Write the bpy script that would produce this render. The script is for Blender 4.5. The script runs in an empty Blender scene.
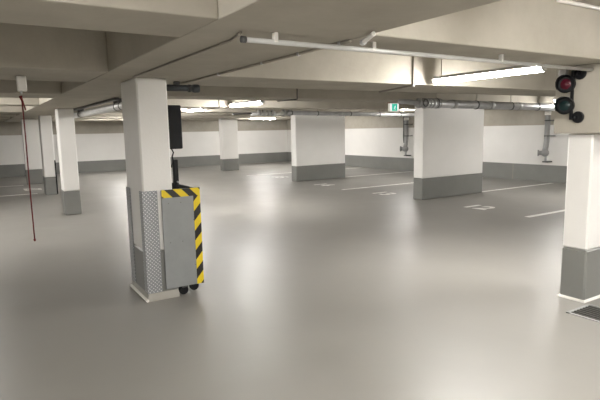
import bpy, bmesh, math, random
from mathutils import Vector, Matrix
random.seed(4)
S = bpy.context.scene
COL = S.collection
S.view_settings.view_transform = 'Standard'
S.view_settings.look = 'None'
S.view_settings.gamma = 1
S.view_settings.exposure = 0.0
S.cycles.use_denoising = True
S.cycles.max_bounces = 10
S.cycles.diffuse_bounces = 6
S.cycles.glossy_bounces = 4
S.cycles.sample_clamp_indirect = 6

# ------------------------------------------------------------ materials
def _mat(name):
    m = bpy.data.materials.new(name); m.use_nodes = True
    nt = m.node_tree
    return m, nt, nt.nodes['Principled BSDF']

def noise_mat(name, c1, c2, scale=3.0, rough=0.6, rough2=None, bump=0.0, bscale=40, metal=0.0, spec=0.5, detail=6, stretch=None):
    m, nt, b = _mat(name)
    N, L = nt.nodes, nt.links
    tc = N.new('ShaderNodeTexCoord')
    src = tc.outputs['Object']
    if stretch:
        mp = N.new('ShaderNodeMapping'); mp.inputs['Scale'].default_value = stretch
        L.new(src, mp.inputs['Vector']); src = mp.outputs['Vector']
    n = N.new('ShaderNodeTexNoise'); n.inputs['Scale'].default_value = scale; n.inputs['Detail'].default_value = detail
    n.inputs['Roughness'].default_value = 0.62
    L.new(src, n.inputs['Vector'])
    r = N.new('ShaderNodeValToRGB')
    r.color_ramp.elements[0].position = 0.3; r.color_ramp.elements[1].position = 0.7
    r.color_ramp.elements[0].color = (*c1, 1); r.color_ramp.elements[1].color = (*c2, 1)
    L.new(n.outputs['Fac'], r.inputs['Fac']); L.new(r.outputs['Color'], b.inputs['Base Color'])
    b.inputs['Metallic'].default_value = metal
    b.inputs['Specular IOR Level'].default_value = spec
    if rough2 is None:
        b.inputs['Roughness'].default_value = rough
    else:
        mr = N.new('ShaderNodeMapRange'); mr.inputs['From Min'].default_value = 0.3; mr.inputs['From Max'].default_value = 0.7
        mr.inputs['To Min'].default_value = rough; mr.inputs['To Max'].default_value = rough2
        L.new(n.outputs['Fac'], mr.inputs['Value']); L.new(mr.outputs['Result'], b.inputs['Roughness'])
    if bump:
        n2 = N.new('ShaderNodeTexNoise'); n2.inputs['Scale'].default_value = bscale; n2.inputs['Detail'].default_value = 3
        L.new(src, n2.inputs['Vector'])
        bp = N.new('ShaderNodeBump'); bp.inputs['Strength'].default_value = bump; bp.inputs['Distance'].default_value = 0.01
        L.new(n2.outputs['Fac'], bp.inputs['Height']); L.new(bp.outputs['Normal'], b.inputs['Normal'])
    return m

def emit_mat(name, col, strength, base=(0.85, 0.85, 0.85)):
    m, nt, b = _mat(name)
    b.inputs['Base Color'].default_value = (*base, 1)
    b.inputs['Emission Color'].default_value = (*col, 1)
    b.inputs['Emission Strength'].default_value = strength
    return m

def stripe_mat(name, sign):
    m, nt, b = _mat(name)
    N, L = nt.nodes, nt.links
    tc = N.new('ShaderNodeTexCoord'); sp = N.new('ShaderNodeSeparateXYZ'); L.new(tc.outputs['Object'], sp.inputs[0])
    mz = N.new('ShaderNodeMath'); mz.operation = 'MULTIPLY'; mz.inputs[1].default_value = sign; L.new(sp.outputs['Z'], mz.inputs[0])
    a = N.new('ShaderNodeMath'); a.operation = 'ADD'; L.new(sp.outputs['X'], a.inputs[0]); L.new(mz.outputs[0], a.inputs[1])
    k = N.new('ShaderNodeMath'); k.operation = 'MULTIPLY'; k.inputs[1].default_value = 1/0.165; L.new(a.outputs[0], k.inputs[0])
    f = N.new('ShaderNodeMath'); f.operation = 'FRACT'; L.new(k.outputs[0], f.inputs[0])
    g = N.new('ShaderNodeMath'); g.operation = 'GREATER_THAN'; g.inputs[1].default_value = 0.5; L.new(f.outputs[0], g.inputs[0])
    mx = N.new('ShaderNodeMix'); mx.data_type = 'RGBA'
    mx.inputs['A'].default_value = (0.015, 0.014, 0.013, 1); mx.inputs['B'].default_value = (0.70, 0.52, 0.012, 1)
    L.new(g.outputs[0], mx.inputs['Factor']); L.new(mx.outputs['Result'], b.inputs['Base Color'])
    b.inputs['Roughness'].default_value = 0.45
    return m

def tread_mat(name):
    # diamond-plate: raised lozenges in two alternating directions
    m, nt, b = _mat(name)
    N, L = nt.nodes, nt.links
    def math_(op, x, y=None):
        n = N.new('ShaderNodeMath'); n.operation = op
        for i, v in enumerate((x, y)):
            if v is None: continue
            if isinstance(v, (int, float)): n.inputs[i].default_value = v
            else: L.new(v, n.inputs[i])
        return n.outputs[0]
    tc = N.new('ShaderNodeTexCoord'); sp = N.new('ShaderNodeSeparateXYZ'); L.new(tc.outputs['Object'], sp.inputs[0])
    u = math_('ADD', sp.outputs['X'], sp.outputs['Y']); v = sp.outputs['Z']
    p = math_('MULTIPLY', math_('ADD', u, v), 1/0.036); q = math_('MULTIPLY', math_('SUBTRACT', u, v), 1/0.036)
    fp, fq = math_('FLOOR', p), math_('FLOOR', q)
    par = math_('MODULO', math_('ABSOLUTE', math_('ADD', fp, fq)), 2.0)
    cp = math_('ABSOLUTE', math_('SUBTRACT', math_('FRACT', p), 0.5)); cq = math_('ABSOLUTE', math_('SUBTRACT', math_('FRACT', q), 0.5))
    def loz(a, c):
        return math_('SUBTRACT', 1.0, math_('ADD', math_('MULTIPLY', a, 2.0), math_('MULTIPLY', c, 5.5)))
    h1 = math_('MULTIPLY', loz(cp, cq), math_('SUBTRACT', 1.0, par)); h2 = math_('MULTIPLY', loz(cq, cp), par)
    h = math_('MAXIMUM', math_('MAXIMUM', h1, h2), 0.0)
    cl = math_('MINIMUM', math_('MULTIPLY', h, 2.5), 1.0)
    mx = N.new('ShaderNodeMix'); mx.data_type = 'RGBA'
    mx.inputs['A'].default_value = (0.30, 0.31, 0.32, 1); mx.inputs['B'].default_value = (0.85, 0.86, 0.87, 1)
    L.new(cl, mx.inputs['Factor']); L.new(mx.outputs['Result'], b.inputs['Base Color'])
    b.inputs['Metallic'].default_value = 0.55; b.inputs['Roughness'].default_value = 0.42
    bp = N.new('ShaderNodeBump'); bp.inputs['Strength'].default_value = 0.8; bp.inputs['Distance'].default_value = 0.004
    L.new(cl, bp.inputs['Height']); L.new(bp.outputs['Normal'], b.inputs['Normal'])
    return m

M = {}
M['white'] = noise_mat('white_paint', (0.755, 0.74, 0.71), (0.80, 0.785, 0.755), 1.3, 0.55, bump=0.08, bscale=60, spec=0.3)
M['dado'] = noise_mat('grey_dado_paint', (0.185, 0.186, 0.174), (0.215, 0.216, 0.203), 1.6, 0.38, bump=0.06, bscale=50, spec=0.4)
M['plinth'] = noise_mat('pale_plinth_paint', (0.33, 0.315, 0.28), (0.38, 0.365, 0.325), 4, 0.4, spec=0.4)
M['concrete'] = noise_mat('raw_concrete', (0.375, 0.348, 0.295), (0.46, 0.43, 0.37), 1.9, 0.85, bump=0.15, bscale=30, spec=0.15, detail=9)
M['floor'] = noise_mat('grey_resin_floor', (0.220, 0.210, 0.191), (0.250, 0.240, 0.219), 0.9, 0.36, 0.47, bump=0.22, bscale=2.6, spec=0.47, detail=5)
M['line'] = noise_mat('white_road_paint', (0.78, 0.765, 0.73), (0.86, 0.845, 0.81), 9, 0.55)
M['galv'] = noise_mat('galvanised_steel', (0.45, 0.455, 0.46), (0.58, 0.585, 0.59), 7, 0.38, metal=0.55, stretch=(1, 1, 3))
M['pipegrey'] = noise_mat('grey_pipe', (0.27, 0.27, 0.265), (0.35, 0.35, 0.345), 4, 0.45)
M['pipepale'] = noise_mat('pale_grey_pipe', (0.50, 0.50, 0.48), (0.60, 0.595, 0.575), 4, 0.32, metal=0.1)
M['clamp'] = noise_mat('dark_clamp', (0.05, 0.05, 0.05), (0.09, 0.09, 0.088), 9, 0.5)
M['black'] = noise_mat('black_plastic', (0.006, 0.0065, 0.0075), (0.010, 0.0105, 0.012), 8, 0.5, spec=0.25)
M['darkpipe'] = noise_mat('dark_grey_pipe', (0.028, 0.032, 0.036), (0.05, 0.055, 0.06), 8, 0.4)
M['whiteplastic'] = noise_mat('white_plastic', (0.72, 0.70, 0.66), (0.80, 0.78, 0.74), 10, 0.4)
M['conduit'] = noise_mat('grey_conduit', (0.27, 0.25, 0.21), (0.34, 0.31, 0.265), 12, 0.6)
M['panel'] = noise_mat('grey_sheet_metal', (0.25, 0.26, 0.26), (0.29, 0.30, 0.30), 5, 0.4, metal=0.25)
M['housing'] = noise_mat('light_housing', (0.33, 0.33, 0.33), (0.40, 0.40, 0.40), 9, 0.45)
M['rope'] = noise_mat('dark_red_cord', (0.11, 0.012, 0.012), (0.19, 0.02, 0.02), 60, 0.7)
M['redlens'] = noise_mat('red_lens', (0.05, 0.0035, 0.010), (0.075, 0.005, 0.014), 30, 0.35, spec=0.25)
M['greenlens'] = noise_mat('green_lens', (0.005, 0.016, 0.016), (0.008, 0.024, 0.024), 30, 0.35, spec=0.25)
M['grate'] = noise_mat('dark_grate', (0.05, 0.048, 0.043), (0.08, 0.077, 0.068), 20, 0.5, metal=0.4)
M['pit'] = noise_mat('drain_pit', (0.01, 0.01, 0.01), (0.015, 0.015, 0.014), 5, 0.8)
M['tread'] = tread_mat('diamond_plate')
M['tape_top'] = stripe_mat('hazard_tape_down', 1.0)
M['tape_side'] = stripe_mat('hazard_tape_up', -0.85)
M['glow'] = emit_mat('lit_diffuser', (1.0, 0.972, 0.935), 205.0)
M['signwhite'] = emit_mat('sign_white', (1.0, 0.97, 0.95), 0.7)
M['signgreen'] = emit_mat('sign_green', (0.02, 0.50, 0.36), 0.85, (0.01, 0.25, 0.16))
M['reddot'] = noise_mat('red_clip', (0.25, 0.05, 0.04), (0.32, 0.06, 0.05), 20, 0.5)

# ------------------------------------------------------------ mesh helpers
ORG = {}          # object name -> world origin

class MB:
    def __init__(self): self.bm = bmesh.new()
    def box(self, x0, x1, y0, y1, z0, z1, bev=0.0, mi=0, seg=2):
        t = bmesh.new()
        bmesh.ops.create_cube(t, size=1)
        for v in t.verts:
            v.co = Vector((x0 + (v.co.x+.5)*(x1-x0), y0 + (v.co.y+.5)*(y1-y0), z0 + (v.co.z+.5)*(z1-z0)))
        if bev > 0:
            bmesh.ops.bevel(t, geom=t.edges[:], offset=bev, segments=seg, affect='EDGES', profile=0.5)
        self._add(t, mi); return self
    def _add(self, t, mi=0, smooth=False):
        mp = {}
        for v in t.verts: mp[v] = self.bm.verts.new(v.co)
        for f in t.faces:
            try:
                nf = self.bm.faces.new([mp[v] for v in f.verts]); nf.material_index = mi; nf.smooth = smooth or f.smooth
            except ValueError: pass
        t.free()
    def cyl(self, a, b, r, r2=None, n=20, mi=0, bev=0.0):
        a, b = Vector(a), Vector(b); d = b - a; L = d.length
        t = bmesh.new()
        bmesh.ops.create_cone(t, cap_ends=True, segments=n, radius1=r, radius2=r if r2 is None else r2, depth=L)
        if bev > 0:
            rim = [e for e in t.edges if abs(e.verts[0].co.z - e.verts[1].co.z) < 1e-6]
            bmesh.ops.bevel(t, geom=rim, offset=bev, segments=2, affect='EDGES', profile=0.5)
        for f in t.faces: f.smooth = len(f.verts) == 4
        q = d.to_track_quat('Z', 'Y').to_matrix().to_4x4()
        bmesh.ops.transform(t, matrix=Matrix.Translation((a+b)/2) @ q, verts=t.verts)
        self._add(t, mi); return self
    def tube(self, pts, r, n=14, mi=0):
        pts = [Vector(p) for p in pts]; rings = []
        up = Vector((0.13, 0.21, 0.97))
        for i, p in enumerate(pts):
            d = (pts[min(i+1, len(pts)-1)] - pts[max(i-1, 0)]).normalized()
            if abs(d.dot(up)) > 0.98: up = Vector((0.97, 0.1, 0.13))
            x = d.cross(up).normalized(); y = d.cross(x)
            rr = r[i] if isinstance(r, (list, tuple)) else r
            rings.append([self.bm.verts.new(p + x*math.cos(2*math.pi*k/n)*rr + y*math.sin(2*math.pi*k/n)*rr) for k in range(n)])
        for a, b in zip(rings, rings[1:]):
            for k in range(n):
                f = self.bm.faces.new((a[k], a[(k+1) % n], b[(k+1) % n], b[k])); f.smooth = True; f.material_index = mi
        for rg in (rings[0], rings[-1]):
            f = self.bm.faces.new(rg if rg is rings[-1] else rg[::-1]); f.material_index = mi
        return self
    def ball(self, c, r, sc=(1, 1, 1), mi=0):
        t = bmesh.new(); bmesh.ops.create_uvsphere(t, u_segments=18, v_segments=12, radius=r)
        for v in t.verts: v.co = Vector((v.co.x*sc[0], v.co.y*sc[1], v.co.z*sc[2])) + Vector(c)
        for f in t.faces: f.smooth = True
        self._add(t, mi); return self
    def lathe(self, a, d, prof, n=24, mi=0):   # prof: (distance along d, radius)
        a, d = Vector(a), Vector(d).normalized()
        x = d.cross(Vector((0.1, 0.2, 0.97)) if abs(d.z) < .9 else Vector((1, 0, 0))).normalized(); y = d.cross(x)
        rings = [[self.bm.verts.new(a + d*t + (x*math.cos(2*math.pi*k/n) + y*math.sin(2*math.pi*k/n))*max(r, 1e-4)) for k in range(n)] for t, r in prof]
        for p, q in zip(rings, rings[1:]):
            for k in range(n):
                f = self.bm.faces.new((p[k], p[(k+1) % n], q[(k+1) % n], q[k])); f.smooth = True; f.material_index = mi
        return self
    def prism(self, poly, z0, z1, mi=0):
        lo = [self.bm.verts.new((x, y, z0)) for x, y in poly]; hi = [self.bm.verts.new((x, y, z1)) for x, y in poly]
        n = len(poly)
        self.bm.faces.new(lo[::-1]).material_index = mi; self.bm.faces.new(hi).material_index = mi
        for k in range(n): self.bm.faces.new((lo[k], lo[(k+1) % n], hi[(k+1) % n], hi[k])).material_index = mi
        return self
    def frustum(self, x0, x1, y0, y1, z0, z1, grow, mi=0):
        a = [(x0-grow, y0-grow), (x1+grow, y0-grow), (x1+grow, y1+grow), (x0-grow, y1+grow)]
        b = [(x0-.004, y0-.004), (x1+.004, y0-.004), (x1+.004, y1+.004), (x0-.004, y1+.004)]
        zm = z0 + (z1-z0)*0.35
        rings = [[self.bm.verts.new((x, y, z)) for x, y in r] for r, z in ((a, z0), (a, zm), (b, z1))]
        for p, q in zip(rings, rings[1:]):
            for k in range(4): self.bm.faces.new((p[k], p[(k+1) % 4], q[(k+1) % 4], q[k])).material_index = mi
        self.bm.faces.new(rings[-1]); self.bm.faces.new(rings[0][::-1])
        return self

def obj(name, mb, mat, parent=None, origin=None, label=None):
    bm = mb.bm
    bmesh.ops.recalc_face_normals(bm, faces=bm.faces[:])
    if parent is not None: org = ORG[parent.name]
    elif origin is not None: org = Vector(origin)
    else:
        lo = [min(v.co[i] for v in bm.verts) for i in range(3)]; hi = [max(v.co[i] for v in bm.verts) for i in range(3)]
        org = Vector(((lo[0]+hi[0])/2, (lo[1]+hi[1])/2, lo[2]))
    bmesh.ops.translate(bm, verts=bm.verts, vec=-org)
    me = bpy.data.meshes.new(name); bm.to_mesh(me); bm.free()
    for m in (mat if isinstance(mat, (list, tuple)) else [mat]): me.materials.append(M[m])
    o = bpy.data.objects.new(name, me); COL.objects.link(o)
    ORG[o.name] = org
    if parent is not None: o.parent = parent
    else: o.location = org
    if label: o['label'] = label
    return o

def tag(o, label, cat, group=None, kind=None):
    o['label'] = label; o['category'] = cat
    if group: o['group'] = group
    if kind: o['kind'] = kind
    return o

def thing(name, loc, label, cat, group=None, kind=None):
    o = bpy.data.objects.new(name, None); COL.objects.link(o); o.location = loc
    o.empty_display_size = 0.1
    ORG[o.name] = Vector(loc)
    return tag(o, label, cat, group, kind)

def copy_tree(o, delta, label):
    def rec(x, par):
        c = x.copy(); COL.objects.link(c)
        if par is not None: c.parent = par
        for ch in list(x.children): rec(ch, c)
        return c
    c = rec(o, None); c.location = o.location + Vector(delta); c['label'] = label
    ORG[c.name] = Vector(c.location)
    return c

def struct(name, mb, mat, label=None):
    o = obj(name, mb, mat); o['kind'] = 'structure'
    if label: o['label'] = label
    return o

# ------------------------------------------------------------ the room shell
ZS, ZC = 2.10, 2.48                      # beam soffit, slab underside
XL, XR, YF, YB = -6.0, 13.60, -6.0, 22.7 # walls
DZ, WZ = 0.478, 1.60                     # top of grey dado, top of white paint

struct('floor', MB().box(XL-.2, XR+.2, YF-.2, YB+.2, -0.2, 0.0), 'floor', 'smooth grey resin garage floor')
struct('ceiling', MB().box(XL-.2, XR+.2, YF-.2, YB+.2, ZC, ZC+.2), 'concrete', 'raw concrete slab between the beams')

def wall(name, x0, x1, y0, y1, nx, ny):
    mb = MB()
    mb.box(x0, x1, y0, y1, WZ, ZC, mi=2)
    e = 0.004
    g = lambda k: (x0 - (k if nx < 0 else 0), x1 + (k if nx > 0 else 0), y0 - (k if ny < 0 else 0), y1 + (k if ny > 0 else 0))
    mb.box(*g(e), DZ, WZ, mi=1)
    mb.box(*g(2*e), 0.0, DZ, mi=0)
    return struct(name, mb, ['dado', 'white', 'concrete'])
wall('wall_right', XR, XR+.2, YF, YB, -1, 0)['label'] = 'white wall with grey dado behind the parking bays'
wall('wall_back', XL, XR, YB, YB+.2, 0, -1)['label'] = 'far white wall with grey dado'
wall('wall_left', XL-.2, XL, YF, YB, 1, 0)
wall('wall_front', XL, XR, YF-.2, YF, 0, 1)
# expansion joint in the right wall
struct('trim_1', MB().box(XR-.0095, XR-.006, 9.52, 9.535, 0.0, DZ-.002), 'conduit', 'thin vertical joint in the white wall')

# drop panels along Y (above the pillar rows) and beams along X, all with one soffit
struct('ceiling_beam', MB().box(0.975, 1.85, YF, YB, ZS, ZC, 0.008), 'concrete', 'wide concrete strip above the pillar row')
LEFT = ((-3.2, -2.5), (-0.45, 0.05), (2.20, 2.72), (4.45, 5.42), (7.10, 7.95), (9.78, 10.25), (12.9, 13.75), (15.5, 16.0), (18.2, 18.95), (20.9, 21.4))
RIGHT = ((-3.2, -2.5), (-0.45, 0.05), (2.20, 2.72), (4.45, 5.42), (7.10, 7.72), (10.15, 10.6), (12.55, 13.15), (15.5, 16.0), (18.2, 18.95), (20.9, 21.4))
for bays, x0, x1 in ((LEFT, XL, 0.975), (RIGHT, 1.85, XR)):
    for y0, y1 in bays:
        struct('ceiling_beam', MB().box(x0, x1, y0, y1, ZS, ZC, 0.008), 'concrete', 'concrete downstand beam')
# concrete lintel over the right pillar
struct('ceiling_beam', MB().box(4.44, 5.2, 0.5, 2.715, 1.52, ZS, 0.01), 'concrete', 'low concrete downstand over the pillar by the drain')

# ------------------------------------------------------------ pillars
def pillar(x0, x1, y0, y1, top, label, dado=DZ, skirt=0.016, kind='thing', group='white pillars with grey base', chamf=0.014):
    t = thing('concrete_pillar', ((x0+x1)/2, (y0+y1)/2, 0), label, 'pillar', group, kind)
    obj('shaft', MB().box(x0, x1, y0, y1, DZ, top, chamf, seg=1), 'white', t)
    obj('painted_base', MB().box(x0-.003, x1+.003, y0-.003, y1+.003, 0.0, DZ, chamf, seg=1), 'dado', t, label='dark grey painted base')
    if skirt: obj('plinth', MB().frustum(x0, x1, y0, y1, 0.0, 0.022, skirt), 'whiteplastic', t, label='white sloped skirting')
    return t

main = pillar(1.272, 1.556, 4.752, 5.33, ZS, 'white pillar with diamond plate corner guards behind the hazard striped bin', skirt=0)
obj('plinth', MB().frustum(1.272, 1.556, 4.752, 5.33, 0.0, 0.075, 0.012), 'plinth', main, label='pale painted kerb')
obj('kerb_bead', MB().tube([(1.252, 4.732, .016), (1.252, 5.345, .016)], 0.014), 'whiteplastic', main, label='white rounded bead')
def guard(xa, ya, sx, sy, lx, ly, z0, z1, t=0.006):
    mb = MB()   # L-shaped corner guard; the corner at (xa, ya), legs running +sx and +sy
    mb.box(min(xa-sx*t, xa+sx*lx), max(xa-sx*t, xa+sx*lx), min(ya-sy*t, ya), max(ya-sy*t, ya), z0, z1)
    mb.box(min(xa-sx*t, xa), max(xa-sx*t, xa), min(ya, ya+sy*ly), max(ya, ya+sy*ly), z0, z1)
    return mb
obj('corner_guard', guard(1.268, 4.748, 1, 1, 0.135, 0.095, 0.078, 1.06), 'tread', main, label='silver diamond plate guard on the front corner')
obj('corner_guard', guard(1.268, 5.334, 1, -1, 0.16, 0.14, 0.078, 1.06), 'tread', main, label='silver diamond plate guard on the rear corner')

pillar(4.527, 5.05, 2.402, 2.628, 1.52, 'stubby white pillar with grey base beside the floor drain')
pillar(8.285, 10.31, 8.05, 8.335, ZC-.002, 'broad white wall pillar under the thick grey pipe', skirt=0)
pillar(8.36, 10.27, 13.45, 13.735, ZC-.002, 'broad white wall pillar under the thinner grey pipe', skirt=0)
pillar(8.40, 9.10, 19.1, 19.4, ZC-.002, 'slim distant white pillar in front of the far white wall', skirt=0)
pillar(1.40, 1.695, 10.98, 11.33, ZS, 'slender white pillar just left of the diamond plate pillar', skirt=0)
p5 = pillar(1.475, 1.76, 15.0, 15.35, ZS, 'white pillar with black corner strip behind the slender white pillar', skirt=0)
obj('corner_strip', MB().box(1.74, 1.77, 14.985, 15.02, 0.02, 0.92, 0.006), 'black', p5, label='black rubber corner strip')
pillar(1.31, 1.86, 18.72, 18.9, ZS, 'shaded white pillar behind the dark red pull cord', skirt=0)

# ------------------------------------------------------------ floor paint
def line(x0, x1, y, label, w=0.10):
    o = obj('parking_line', MB().box(x0, x1, y-w/2, y+w/2, 0.0, 0.003), 'line')
    tag(o, label, 'parking line', 'white bay lines on the floor')
line(8.10, 13.45, 5.36, 'white floor line running behind the stubby pillar by the drain')
line(10.36, 13.40, 8.16, 'white floor line starting at the right end of the broad pillar under the thick pipe')
line(8.12, 13.40, 10.78, 'long white floor line between the two broad wall pillars')
line(10.31, 13.40, 13.62, 'white floor line at the right end of the broad pillar under the thinner pipe')
line(8.12, 13.40, 16.45, 'faint white floor line between the distant slim pillar and its broad neighbour')
line(-4.0, 1.33, 15.65, 'white floor line reaching the pillar with the black corner strip')
line(-4.0, 1.20, 18.55, 'white floor line in front of the shaded pillar')

def bay_text(txt, x, y, rot, label, size=0.62):
    cu = bpy.data.curves.new('t', 'FONT'); cu.body = txt; cu.size = size; cu.align_x = 'CENTER'; cu.align_y = 'CENTER'; cu.extrude = 0.0015
    cu.offset = 0.014
    tmp = bpy.data.objects.new('t', cu); COL.objects.link(tmp)
    dg = bpy.context.evaluated_depsgraph_get()
    me = bpy.data.meshes.new_from_object(tmp.evaluated_get(dg))
    bpy.data.objects.remove(tmp); bpy.data.curves.remove(cu)
    me.name = 'bay_number'; me.materials.clear(); me.materials.append(M['line'])
    o = bpy.data.objects.new('bay_number', me); COL.objects.link(o)
    o.location = (x, y, 0.0015); o.rotation_euler = (0, 0, rot)
    tag(o, label, 'bay number', 'white bay numbers on the floor')
H = -math.pi/2
bay_text('12', 8.37, 6.62, H, 'white bay number painted in front of the broad pillar under the thick pipe')
bay_text('13', 8.42, 9.50, H, 'white bay number on the floor between the two broad wall pillars')
bay_text('14', 8.45, 12.15, H, 'white bay number in front of the broad pillar under the thinner pipe')
bay_text('15', 8.75, 15.2, H, 'small white bay number left of the broad pillar under the thinner pipe')
bay_text('27', 1.35, 17.0, -H, 'white bay number beside the shaded pillar near the red cord')

# ------------------------------------------------------------ drain grate
dr = thing('drain_grate', (4.34, 1.3, 0), 'dark slotted drain grate set in the floor beside the stubby pillar', 'drain')
fr = MB()
for x in (4.165, 4.505): fr.box(x-.012, x+.012, 0.2, 2.345, 0.0, 0.008)
for y in (0.2, 2.335): fr.box(4.153, 4.517, y-.012, y+.012, 0.0, 0.008)
obj('frame', fr, 'pipegrey', dr)
obj('pit', MB().box(4.177, 4.493, 0.212, 2.323, 0.0, 0.0015), 'pit', dr)
for k in range(7):
    x = 4.177 + 0.316*(k+0.5)/7
    obj('bar', MB().box(x-.009, x+.009, 0.212, 2.323, 0.0015, 0.007), 'grate', dr)

# ------------------------------------------------------------ luminaires
def luminaire(x, y, z, L, label, along='Y', drop=ZC):
    t = thing('ceiling_light', (x, y, z), label, 'ceiling light', 'long tubular ceiling lights')
    hx, hy = (0, L/2) if along == 'Y' else (L/2, 0)
    def P(s, dz=0, e=0): return (x + s*(hx + (e if hx else 0)), y + s*(hy + (e if hy else 0)), z+dz)
    # diffuser: lower bulged trough, housing: flat gray back
    n = 14; prof = [(0.047*math.cos(a), -0.05*math.sin(a)) for a in [math.pi*k/n for k in range(n+1)]]
    def extr(prof, s):
        mb = MB(); rings = []
        for q in (-1, 1):
            c = Vector(P(q*s)); rings.append([mb.bm.verts.new(c + (Vector((u, 0, v)) if hy else Vector((0, u, v)))) for u, v in prof])
        m = len(prof)
        for k in range(m): mb.bm.faces.new((rings[0][k], rings[0][(k+1) % m], rings[1][(k+1) % m], rings[1][k]))
        mb.bm.faces.new(rings[0][::-1]); mb.bm.faces.new(rings[1])
        return mb
    obj('diffuser', extr(prof, 0.985), 'glow', t, label='glowing white diffuser')
    hp = [(0.047, 0.0), (0.043, 0.022), (0.028, 0.034), (-0.028, 0.034), (-0.043, 0.022), (-0.047, 0.0)]
    obj('housing', extr(hp, 0.985), 'housing', t, label='grey housing')
    for q in (-1, 1):
        a, b = Vector(P(q*0.985)), Vector(P(q))
        obj('end_cap', MB().cyl(a, b, 0.049, n=18, bev=0.006), 'housing', t, label='grey end cap')
        c = Vector(P(q*0.86, 0.03)); obj('hanger', MB().cyl(c, (c.x, c.y, drop), 0.005, n=8), 'conduit', t, label='thin suspension rod')
    return t
luminaire(4.66, 3.66, 2.155, 1.38, 'largest glowing tube light, hung in the recess below the white thin pipe')
luminaire(4.66, 9.36, 2.15, 1.40, 'glowing tube light above the distant slim pillar')
luminaire(4.66, 12.25, 2.15, 1.2, 'glowing tube light right beside the black box on the pillar')
luminaire(10.75, 20.0, 2.13, 1.2, 'lower glowing tube light near the far white wall', 'X')
luminaire(11.0, 11.12, 2.17, 0.95, 'glowing tube light beside the green exit sign')
# unseen lights: first four inferred from lit beam faces, the rest added for brightness
for x, y, z, lab in ((2.6, 0.65, 2.42, 'ceiling light in the bay in front of the stubby pillar'),
                  (-1.5, 1.15, 2.2, 'ceiling light in the near aisle recess'),
                  (-0.75, 8.85, 2.28, 'ceiling light in the recess beyond the pull cord'),
                  (-0.9, 11.5, 2.28, 'ceiling light in the second recess beyond the pull cord'),
                  (4.66, 17.2, 2.2, 'added fill light hidden behind the downstand beams'), (4.66, 14.4, 2.2, 'added fill light hidden behind the black box'), (10.9, 17.0, 2.2, 'added fill light over the rear bays beyond the broad pillars'), (4.66, 20.0, 2.2, 'added fill light close to the far white wall behind the main pillar'),  # hidden fill lights added to brighten the far walls
                  (1.2, -1.6, 2.0, 'added fill light just behind the viewpoint'),  # lights behind the camera are added to flatten the lighting
                  (3.1, -1.6, 2.05, 'added fill light behind the viewpoint by the drain'),
                  (-1.8, -1.6, 2.05, 'added fill light behind the viewpoint on the near aisle'),
                  (6.6, 1.2, 2.05, 'added fill light beyond the low lintel'),  # unseen fill light, added for overall brightness
                  (11.0, 6.1, 2.15, 'added fill light over the bays behind the low lintel'),  # added out of sight to brighten the near broad pillar
                  (3.1, -4.3, 2.2, 'added fill light at the rear end of the garage'),  # added fill far behind the camera, as is the next one
                  (-1.5, -4.3, 2.2, 'added fill light at the rear end of the near aisle')):
    luminaire(x, y, z, 1.25, lab)

# ------------------------------------------------------------ pipes
def clip(par, p, axis, r, topz=None, w=0.03, mat='clamp', rod='conduit'):
    p = Vector(p); a = Vector(axis).normalized()
    c = obj('clamp', MB().cyl(p - a*w/2, p + a*w/2, r*1.12, n=20), mat, par, label='dark pipe clamp')
    if topz: obj('hanger_rod', MB().cyl((p.x, p.y, p.z+r), (p.x, p.y, topz), 0.006, n=8), rod, par)
    return c
# thin white pipe under the first beam
px = thing('thin_pipe', (1.18, 2.37, 2.055), 'thin white conduit pipe running under the front beam to the traffic light', 'pipe')
obj('tube', MB().tube([(1.19, 2.37, 2.052), (2.4, 2.37, 2.052), (4.44, 2.40, 2.052)], 0.0135), 'pipepale', px)
obj('end_fitting', MB().cyl((1.165, 2.37, 2.052), (1.19, 2.37, 2.052), 0.017, n=14), 'clamp', px)
for x in (1.36, 2.02, 3.2): obj('clip', MB().box(x-.012, x+.012, 2.355, 2.385, 2.05, ZS, 0.003), 'whiteplastic', px)
# conduits on the strip soffit
cn = tag(obj('surface_conduit', MB().tube([(1.238, 4.70, 2.092), (1.236, 2.62, 2.092), (1.175, 2.39, 2.088), (1.155, 2.375, 2.07)], 0.007, n=8)
     , 'conduit'), 'thin grey ceiling conduit leading from the diamond plate pillar to the thin white pipe', 'conduit', 'ceiling conduits')
cm = thing('surface_conduit', (1.85, 5.5, 2.09), 'grey conduit along the edge of the wide ceiling strip behind the white pipe', 'conduit', 'ceiling conduits')
obj('tube', MB().tube([(1.838, 5.6, 2.0905), (1.838, 2.35, 2.0905)], 0.009), 'conduit', cm)
for y in (2.45, 2.9, 3.4, 4.2): obj('bracket', MB().box(1.825, 1.849, y-.012, y+.012, 2.078, ZS, .002), 'galv', cm)
cg = thing('cable_gland', (1.86, 2.22, 2.09), 'small white cable connector at the corner of the lit recess', 'cable connector')
obj('sleeve', MB().cyl((1.842, 2.235, 2.07), (1.785, 2.09, 2.083), 0.013, n=14, bev=.003), 'whiteplastic', cg)
obj('nut', MB().cyl((1.855, 2.268, 2.068), (1.842, 2.235, 2.07), 0.018, n=6), 'galv', cg)
# vertical conduit on the second beam
vc = thing('cable_conduit', (4.39, 4.43, 2.1), 'dark vertical cable conduit on the lit face of the second beam', 'conduit', 'ceiling conduits')
obj('vertical_run', MB().tube([(4.39, 4.437, ZC-.001), (4.39, 4.437, 2.088)], 0.011), 'conduit', vc)
obj('soffit_run', MB().tube([(4.39, 4.438, 2.088), (4.73, 5.42, 2.088)], 0.010), 'conduit', vc)
obj('elbow', MB().ball((4.39, 4.433, 2.084), 0.015), 'galv', vc)
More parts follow.
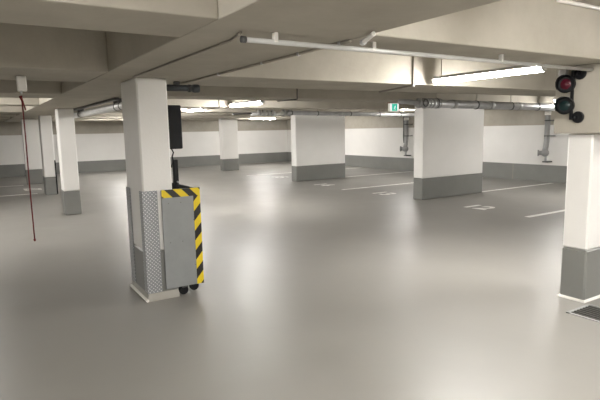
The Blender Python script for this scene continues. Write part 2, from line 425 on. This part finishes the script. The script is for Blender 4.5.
# conduit near the recess in the slab edge at top right
tag(obj('slab_conduit', MB().tube([(3.55, 2.182, 2.468), (4.44, 2.182, 2.468)], 0.014), 'whiteplastic'),
    'pale conduit in the top corner of the lit recess above the traffic light', 'conduit', 'ceiling conduits')

def bigpipe(y, x0, z0, x1, slope, r, label, clamps, joints, mat='galv'):
    Z = lambda x: z0 - slope*(x-x0)
    t = thing('sprinkler_main', (x0, y, z0), label, 'pipe', 'grey sprinkler mains')
    obj('pipe_run', MB().tube([(x0, y, z0), (x1, y, Z(x1))], r, n=24), mat, t)
    for x in clamps: clip(t, (x, y, Z(x)), (1, 0, 0), r, ZC-.001)
    for x in joints: obj('coupling', MB().cyl((x-.05, y, Z(x)), (x+.05, y, Z(x)), r*1.1, n=24, bev=.008), 'pipegrey', t)
    return t
PY1, PZ1 = 6.50, 2.018
a = bigpipe(PY1, 6.72, PZ1, 13.585, .0115, 0.074, 'thick grey sprinkler pipe crossing in front of the nearest broad wall pillar', (8.07, 9.12, 10.0, 11.4), (7.45, 8.5, 9.37))
obj('valve_body', MB().lathe((6.74, PY1, PZ1), (-1, 0, 0), [(0, .074), (0, .092), (.05, .092), (.05, .07), (.15, .062), (.15, .085), (.19, .085), (.19, .0)]), 'pipegrey', a)
obj('elbow', MB().tube([(6.56, PY1, PZ1), (6.48, PY1+.03, PZ1+.01), (6.42, PY1+.12, PZ1+.03), (6.40, PY1+.3, PZ1+.04)], 0.045), 'pipegrey', a)
for x in (6.80, 6.88, 6.97, 7.06): obj('flange', MB().cyl((x-.016, PY1, PZ1), (x+.016, PY1, PZ1), 0.088, n=24, bev=.004), 'pipegrey', a)
wh = obj('hand_wheel', MB().tube([(6.62 + .06*math.cos(i*math.pi/8), PY1-.12, PZ1 + .06*math.sin(i*math.pi/8)) for i in range(17)], .008, n=8), 'clamp', a)
obj('spindle', MB().cyl((6.62, PY1-.13, PZ1), (6.62, PY1-.03, PZ1), .012, n=10), 'galv', wh)
clip(a, (7.0, PY1, PZ1), (1, 0, 0), .08, ZC-.001)
PY2, PZ2 = 11.86, 2.052
b = bigpipe(PY2, 7.18, PZ2, 13.585, .0125, 0.057, 'grey sprinkler pipe crossing in front of the second broad wall pillar', (7.25, 8.1, 9.25, 10.35, 11.2), (8.9,), 'pipegrey')
obj('valve_body', MB().lathe((7.2, PY2, PZ2), (-1, 0, 0), [(0, .057), (0, .085), (.05, .085), (.05, .06), (.17, .06), (.17, .09), (.21, .09), (.21, .0)]), 'pipegrey', b)
obj('branch', MB().tube([(7.0, PY2, PZ2), (6.9, PY2, PZ2-.02), (6.85, PY2+.06, PZ2-.04), (6.8, PY2+.25, PZ2-.04)], 0.045), 'pipepale', b)
# manifold hung between the tube light and the far wall
mf = thing('pipe_manifold', (6.3, 11.86, 2.0), 'cluster of grey pipe fittings hung above the distant slim pillar', 'pipe fittings')
obj('header', MB().cyl((6.05, 11.86, 2.035), (6.76, 11.86, 2.035), 0.05, n=18), 'galv', mf)
for x in (6.27, 6.40, 6.53, 6.66): obj('valve', MB().cyl((x, 11.84, 1.975), (x, 11.84, 2.13), 0.045, n=16, bev=.01), 'pipegrey', mf)
obj('arm', MB().tube([(6.05, 11.86, 2.035), (5.8, 11.84, 2.03), (5.50, 11.80, 2.02)], 0.022), 'clamp', mf)
for x in (6.2, 6.72): obj('hanger_rod', MB().cyl((x, 11.86, 2.07), (x, 11.86, ZC-.001), 0.006, n=8), 'conduit', mf)
# cable drops feeding the row of lights
for xx, yy, lab in ((4.45, 7.088, 'thin cable conduit on the face of the third beam left of the nearest lights'), (4.42, 10.138, 'thin cable conduit on the beam above the black box')):
    q = thing('cable_conduit', (xx, yy, 2.1), lab, 'conduit', 'ceiling conduits')
    obj('vertical_run', MB().tube([(xx, yy, ZC-.001), (xx, yy, 2.088)], 0.009, n=8), 'clamp', q)
    obj('soffit_run', MB().tube([(xx, yy, 2.088), (xx-.05, yy+.55, 2.086)], 0.009, n=8), 'clamp', q)

def downpipe(y, ztop, label, r):
    t = thing('drain_downpipe', (13.45, y, 0.6), label, 'downpipe', 'downpipes on the right wall')
    x = 13.40
    obj('riser', MB().tube([(x, y, ztop), (x, y, 1.15), (x, y+.02, 1.0), (x-.03, y+.03, 0.88)], r), 'pipegrey', t)
    obj('bend', MB().ball((x-.03, y+.02, 0.83), r*1.55, (1, 1, .95)), 'pipegrey', t)
    obj('outlet', MB().lathe((x-.06, y+.07, 0.83), (-.6, .8, 0), [(0, r*.9), (.09, r*.9), (.09, r*1.25), (.13, r*1.25), (.13, .0)]), 'pipegrey', t, label='flanged side outlet')
    obj('stem', MB().cyl((x-.02, y, 0.84), (x-.02, y, 0.60), 0.030, n=14), 'galv', t)
    obj('foot_bracket', MB().box(x-.05, x+.18, y-.08, y+.08, 0.565, 0.60, .005), 'clamp', t, label='dark wall bracket')
    obj('collar', MB().cyl((x, y, ztop-.13), (x, y, ztop-.03), r*1.22, n=18, bev=.006), 'whiteplastic', t, label='pale collar')
    for z in (1.30, 1.72):
        obj('pipe_clip', MB().box(x-.02, XR-.004, y-.13, y-r*.5, z-.012, z+.012).cyl((x, y, z-.015), (x, y, z+.015), r*1.1), 'clamp', t, label='dark clip')
downpipe(8.37, 2.0, 'grey downpipe on the white wall just left of the stubby pillar', 0.070)
downpipe(13.86, 1.995, 'grey downpipe on the white wall between the two broad pillars', 0.075)
c2 = tag(obj('electric_riser', MB().tube([(13.5, 14.08, 2.1), (13.5, 14.08, 1.3), (13.47, 14.02, 1.05)], 0.045), 'clamp'), 'dark narrow riser beside the downpipe between the broad pillars', 'pipe')

# pale pipe along the left pillar row
pp = thing('ventilation_pipe', (1.84, 9.0, 2.02), 'pale grey pipe seen between the slender pillar and the main pillar', 'pipe')
obj('pipe_run', MB().tube([(1.86, 6.2, 1.995), (1.86, 14.0, 1.995)], 0.058, n=20), 'pipepale', pp)
for y in (7.75, 8.05, 11.2):
    clip(pp, (1.86, y, 1.995), (0, 1, 0), .058, None)
    obj('hanger_rod', MB().box(1.80, 1.92, y-.02, y+.02, 2.045, ZS+.0, .003), 'clamp', pp)
# cable tray above it
tag(obj('cable_tray', MB().box(1.70, 1.76, 7.5, 12.2, 2.062, 2.098, .004), 'clamp'), 'dark cable tray above the pale pipe', 'cable tray')

# dark pipe stub behind the main pillar
dp = thing('pipe_stub', (1.75, 5.05, 2.04), 'short dark pipe with a rounded end cap under the ceiling behind the main pillar', 'pipe')
obj('tube', MB().cyl((1.563, 5.05, 2.036), (1.95, 5.02, 2.036), 0.032, n=18), 'darkpipe', dp)
obj('end_cap', MB().lathe((1.90, 5.02, 2.033), (1, -.25, 0), [(0, .0), (0, .036), (.02, .042), (.06, .042), (.075, .034), (.078, .022), (.07, .018), (.06, 0)]), 'darkpipe', dp)
obj('ring', MB().cyl((1.86, 5.025, 2.034), (1.885, 5.023, 2.034), 0.038, n=20), 'clamp', dp)
obj('hanger', MB().box(1.72, 1.78, 5.03, 5.06, 2.07, ZS, .003), 'clamp', dp)

# black box + hazard bin beside the main pillar
bb = thing('speaker_box', (1.68, 5.0, 1.44), 'black upright box fixed to the right side of the main pillar', 'box')
obj('case', MB().box(1.578, 1.745, 4.93, 5.06, 1.435, 1.862, 0.012), 'black', bb)
obj('bracket', MB().box(1.557, 1.60, 5.055, 5.12, 1.58, 1.72, .003), 'clamp', bb)
obj('cable', MB().tube([(1.64, 4.98, 1.44), (1.66, 4.98, 1.40), (1.648, 4.99, 1.36), (1.66, 5.0, 1.31), (1.655, 5.06, 1.25)], 0.007, n=8), 'black', bb)

XB = 1.815
bn = thing('hazard_bin', (1.7, 5.0, 0), 'grey sheet metal wheeled bin edged with yellow and black hazard tape', 'bin')
obj('front_panel', MB().box(1.436, XB, 4.722, 4.737, 0.10, 1.062, .002), 'panel', bn, label='flat grey front panel')
obj('body', MB().box(1.565, 1.582, 4.737, 5.50, 0.12, 1.05).box(XB-.012, XB, 4.737, 5.50, 0.12, 1.05).box(1.565, XB, 5.488, 5.50, 0.12, 1.05).box(1.565, XB, 4.737, 5.50, 0.12, 0.135), 'panel', bn)
obj('liner', MB().box(1.584, 1.588, 4.745, 5.486, 0.14, 1.046).box(XB-.016, XB-.013, 4.745, 5.486, 0.14, 1.046).box(1.588, XB-.016, 5.482, 5.487, 0.14, 1.046).box(1.588, XB-.016, 4.74, 4.744, 0.14, 1.046).box(1.588, XB-.016, 4.745, 5.482, 0.55, 0.56), 'black', bn, label='black liner')
tp = obj('hazard_tape', MB().box(1.436, XB+.0, 4.719, 4.7221, 0.985, 1.062), 'tape_top', bn, label='yellow and black striped tape along the top')
ts = obj('hazard_tape', MB().box(XB-.068, XB+.001, 4.7185, 4.7221, 0.10, 0.985), 'tape_side', bn, label='yellow and black striped tape down the side')
for x, z in ((1.50, .93), (1.62, .93), (1.62, .55), (1.50, .55), (1.74, .75), (1.74, .3)):
    obj('rivet', MB().ball((x, 4.722, z), .004, (1, .5, 1)), 'clamp', bn)
pb = obj('post', MB().box(1.668, 1.716, 5.02, 5.07, 0.562, 1.325, .006), 'black', bn, label='black upright post')
obj('bolt', MB().cyl((1.70, 5.0, 1.10), (1.70, 5.02, 1.10), .010, n=10), 'galv', pb)
for (x, y) in ((1.625, 4.79), (1.76, 4.86), (1.64, 5.40), (1.76, 5.40)):
    cs = obj('caster', MB().box(x-.02, x+.045, y-.028, y+.028, 0.07, 0.12, .006).cyl((x, y, .105), (x, y, .12), .034, n=14), 'clamp', bn)
    obj('wheel', MB().cyl((x, y-.022, .046), (x, y+.022, .046), .046, n=24, bev=.005), 'black', cs)

# ------------------------------------------------------------ pull switch
ps = thing('pull_switch', (0.385, 5.0, ZS), 'white pull switch under the ceiling with a long dark red cord', 'pull switch')
PX, PY = 0.372, 5.03
obj('switch_body', MB().box(PX-.028, PX+.046, PY-.03, PY+.03, 1.972, ZS-.001, 0.008), 'whiteplastic', ps, label='white switch housing')
obj('switch_cover', MB().box(PX-.022, PX+.040, PY-.036, PY-.027, 1.99, 2.085, 0.004), 'whiteplastic', ps)
obj('nozzle', MB().cyl((PX, PY, 1.972), (PX, PY, 1.945), .011, .007, n=12), 'galv', ps)
cd = obj('pull_cord', MB().tube([(PX, PY, 1.935), (PX+.002, PY, 1.6), (PX-.001, PY, 1.2), (PX, PY, .675)], 0.0055, n=10), 'rope', ps, label='dark red cord')
obj('knot', MB().tube([(PX-.012, PY-.005, 1.93), (PX, PY-.006, 1.90), (PX+.008, PY-.006, 1.87), (PX+.022, PY-.006, 1.81)], [.012, .010, .007, .005], n=10), 'rope', cd)
obj('end_knot', MB().ball((PX, PY, .675), .010, (1, 1, 1.4)), 'rope', cd)

# ------------------------------------------------------------ traffic light
tl = thing('traffic_light', (4.40, 2.6, 1.64), 'black two lamp traffic light on the concrete above the stubby pillar', 'traffic light')
XT = 4.44
obj('mounting_bar', MB().box(XT-.055, XT-.030, 2.522, 2.546, 1.640, 2.060, .005), 'black', tl)
for z in (2.030, 1.662):
    m = obj('mounting_foot', MB().cyl((XT-.028, 2.488, z), (XT, 2.488, z), 0.050, n=26, bev=.006).cyl((XT-.05, 2.515, z), (XT-.02, 2.495, z), .016, n=10), 'black', tl)
for z, lens, nm in ((1.945, 'redlens', 'dark red'), (1.762, 'greenlens', 'dark green')):
    yc = 2.580; K = .90
    h = obj('lamp_housing', MB().lathe((XT-.035, yc, z), (-1, -.25, 0), [(0, .0), (0, .062*K), (.02, .078*K), (.065, .084*K), (.065, .058*K), (.052, .0)]), 'black', tl)
    d = Vector((-1, -.25, 0)).normalized(); ux = Vector((-.25, 1, 0)).normalized(); uz = Vector((0, 0, 1)); c0 = Vector((XT-.035, yc, z))
    obj('lens', MB().lathe(c0 + d*.054, d, [(0, .062*K), (.008, .05*K), (.016, .025*K), (.018, 0)]), lens, h, label=nm + ' unlit lens')
    mb = MB(); n = 30; c = c0 + d*.062; out = None
    for k in range(n+1):
        a_ = math.radians(-35 + 250*k/n); rad = ux*math.cos(a_) + uz*math.sin(a_)
        ln = .022 + .03*max(0, math.sin(a_))
        q = [mb.bm.verts.new(c + rad*.086*K), mb.bm.verts.new(c + rad*.086*K + d*ln), mb.bm.verts.new(c + rad*.081*K + d*ln), mb.bm.verts.new(c + rad*.081*K)]
        if out:
            for i in range(4): mb.bm.faces.new((out[i], out[(i+1) % 4], q[(i+1) % 4], q[i]))
        out = q
    obj('visor', mb, 'black', h)
obj('junction_box', MB().box(XT-.045, XT, 2.60, 2.665, 2.0, 2.075, .005), 'galv', tl, label='grey cable box')

# ------------------------------------------------------------ exit sign
ex = thing('exit_sign', (7.2, 7.75, 1.96), 'small lit green and white emergency exit sign beside a tube light', 'exit sign')
X0, X1, YS, Z0, Z1 = 7.09, 7.32, 7.8, 1.935, 2.085
obj('case', MB().box(X0-.006, X1+.006, YS, YS+.05, Z0-.006, Z1+.006, .004), 'whiteplastic', ex)
obj('face', MB().box(X0, X1, YS-.004, YS, Z0, Z1), 'signwhite', ex, label='lit white face')
gp = obj('pictogram', MB().box(X0+.045, X0+.19, YS-.007, YS-.004, Z0+.006, Z1-.006), 'signgreen', ex, label='green running figure panel')
fg = MB()
gx, gz = X0+.12, Z0+.065
fg.cyl((gx+.012, YS-.0085, gz+.034), (gx+.012, YS-.007, gz+.034), .009, n=14)
for p, q, w in (((gx+.006, gz+.024), (gx-.006, gz-.004), .007), ((gx-.006, gz-.004), (gx+.012, gz-.018), .005), ((gx+.012, gz-.018), (gx+.008, gz-.040), .005),
                ((gx-.006, gz-.004), (gx-.018, gz-.022), .005), ((gx-.018, gz-.022), (gx-.032, gz-.024), .005), ((gx+.006, gz+.020), (gx+.022, gz+.006), .004), ((gx+.004, gz+.022), (gx-.016, gz+.014), .004)):
    fg.cyl((p[0], YS-.008, p[1]), (q[0], YS-.008, q[1]), w*.8, n=8)
obj('running_figure', fg, 'signwhite', gp)
obj('hanger', MB().box(7.14, 7.17, YS+.01, YS+.03, Z1, ZS+.0, .002), 'clamp', ex)
obj('clip', MB().box(7.05, 7.10, YS+.005, YS+.03, Z1+.006, Z1+.02, .002), 'reddot', ex, label='small red clip on top')

# ------------------------------------------------------------ world and camera
w = bpy.data.worlds.new('world'); S.world = w; w.use_nodes = True
w.node_tree.nodes['Background'].inputs[0].default_value = (0.9, 0.87, 0.8, 1)
w.node_tree.nodes['Background'].inputs[1].default_value = 0.05

f, p, r, yaw = 510.117, .136867, .0193324, 1.00862
fw = Vector((0, math.cos(p), -math.sin(p))); rt = Vector((1, 0, 0)); dn = fw.cross(rt)
rt2 = rt*math.cos(r) + dn*math.sin(r); dn2 = -rt*math.sin(r) + dn*math.cos(r)
MT = Matrix(((math.sin(yaw), math.cos(yaw), 0), (-math.cos(yaw), math.sin(yaw), 0), (0, 0, 1)))
fw, rt2, dn2 = MT @ fw, MT @ rt2, MT @ dn2
cam = bpy.data.cameras.new('camera'); co = bpy.data.objects.new('camera', cam); COL.objects.link(co)
R = Matrix((rt2, -dn2, -fw)).transposed().to_4x4()
co.matrix_world = Matrix.Translation((0, 0, 1.6)) @ R
cam.sensor_width = 36; cam.lens = f*36/600; cam.clip_start = 0.02
S.camera = co
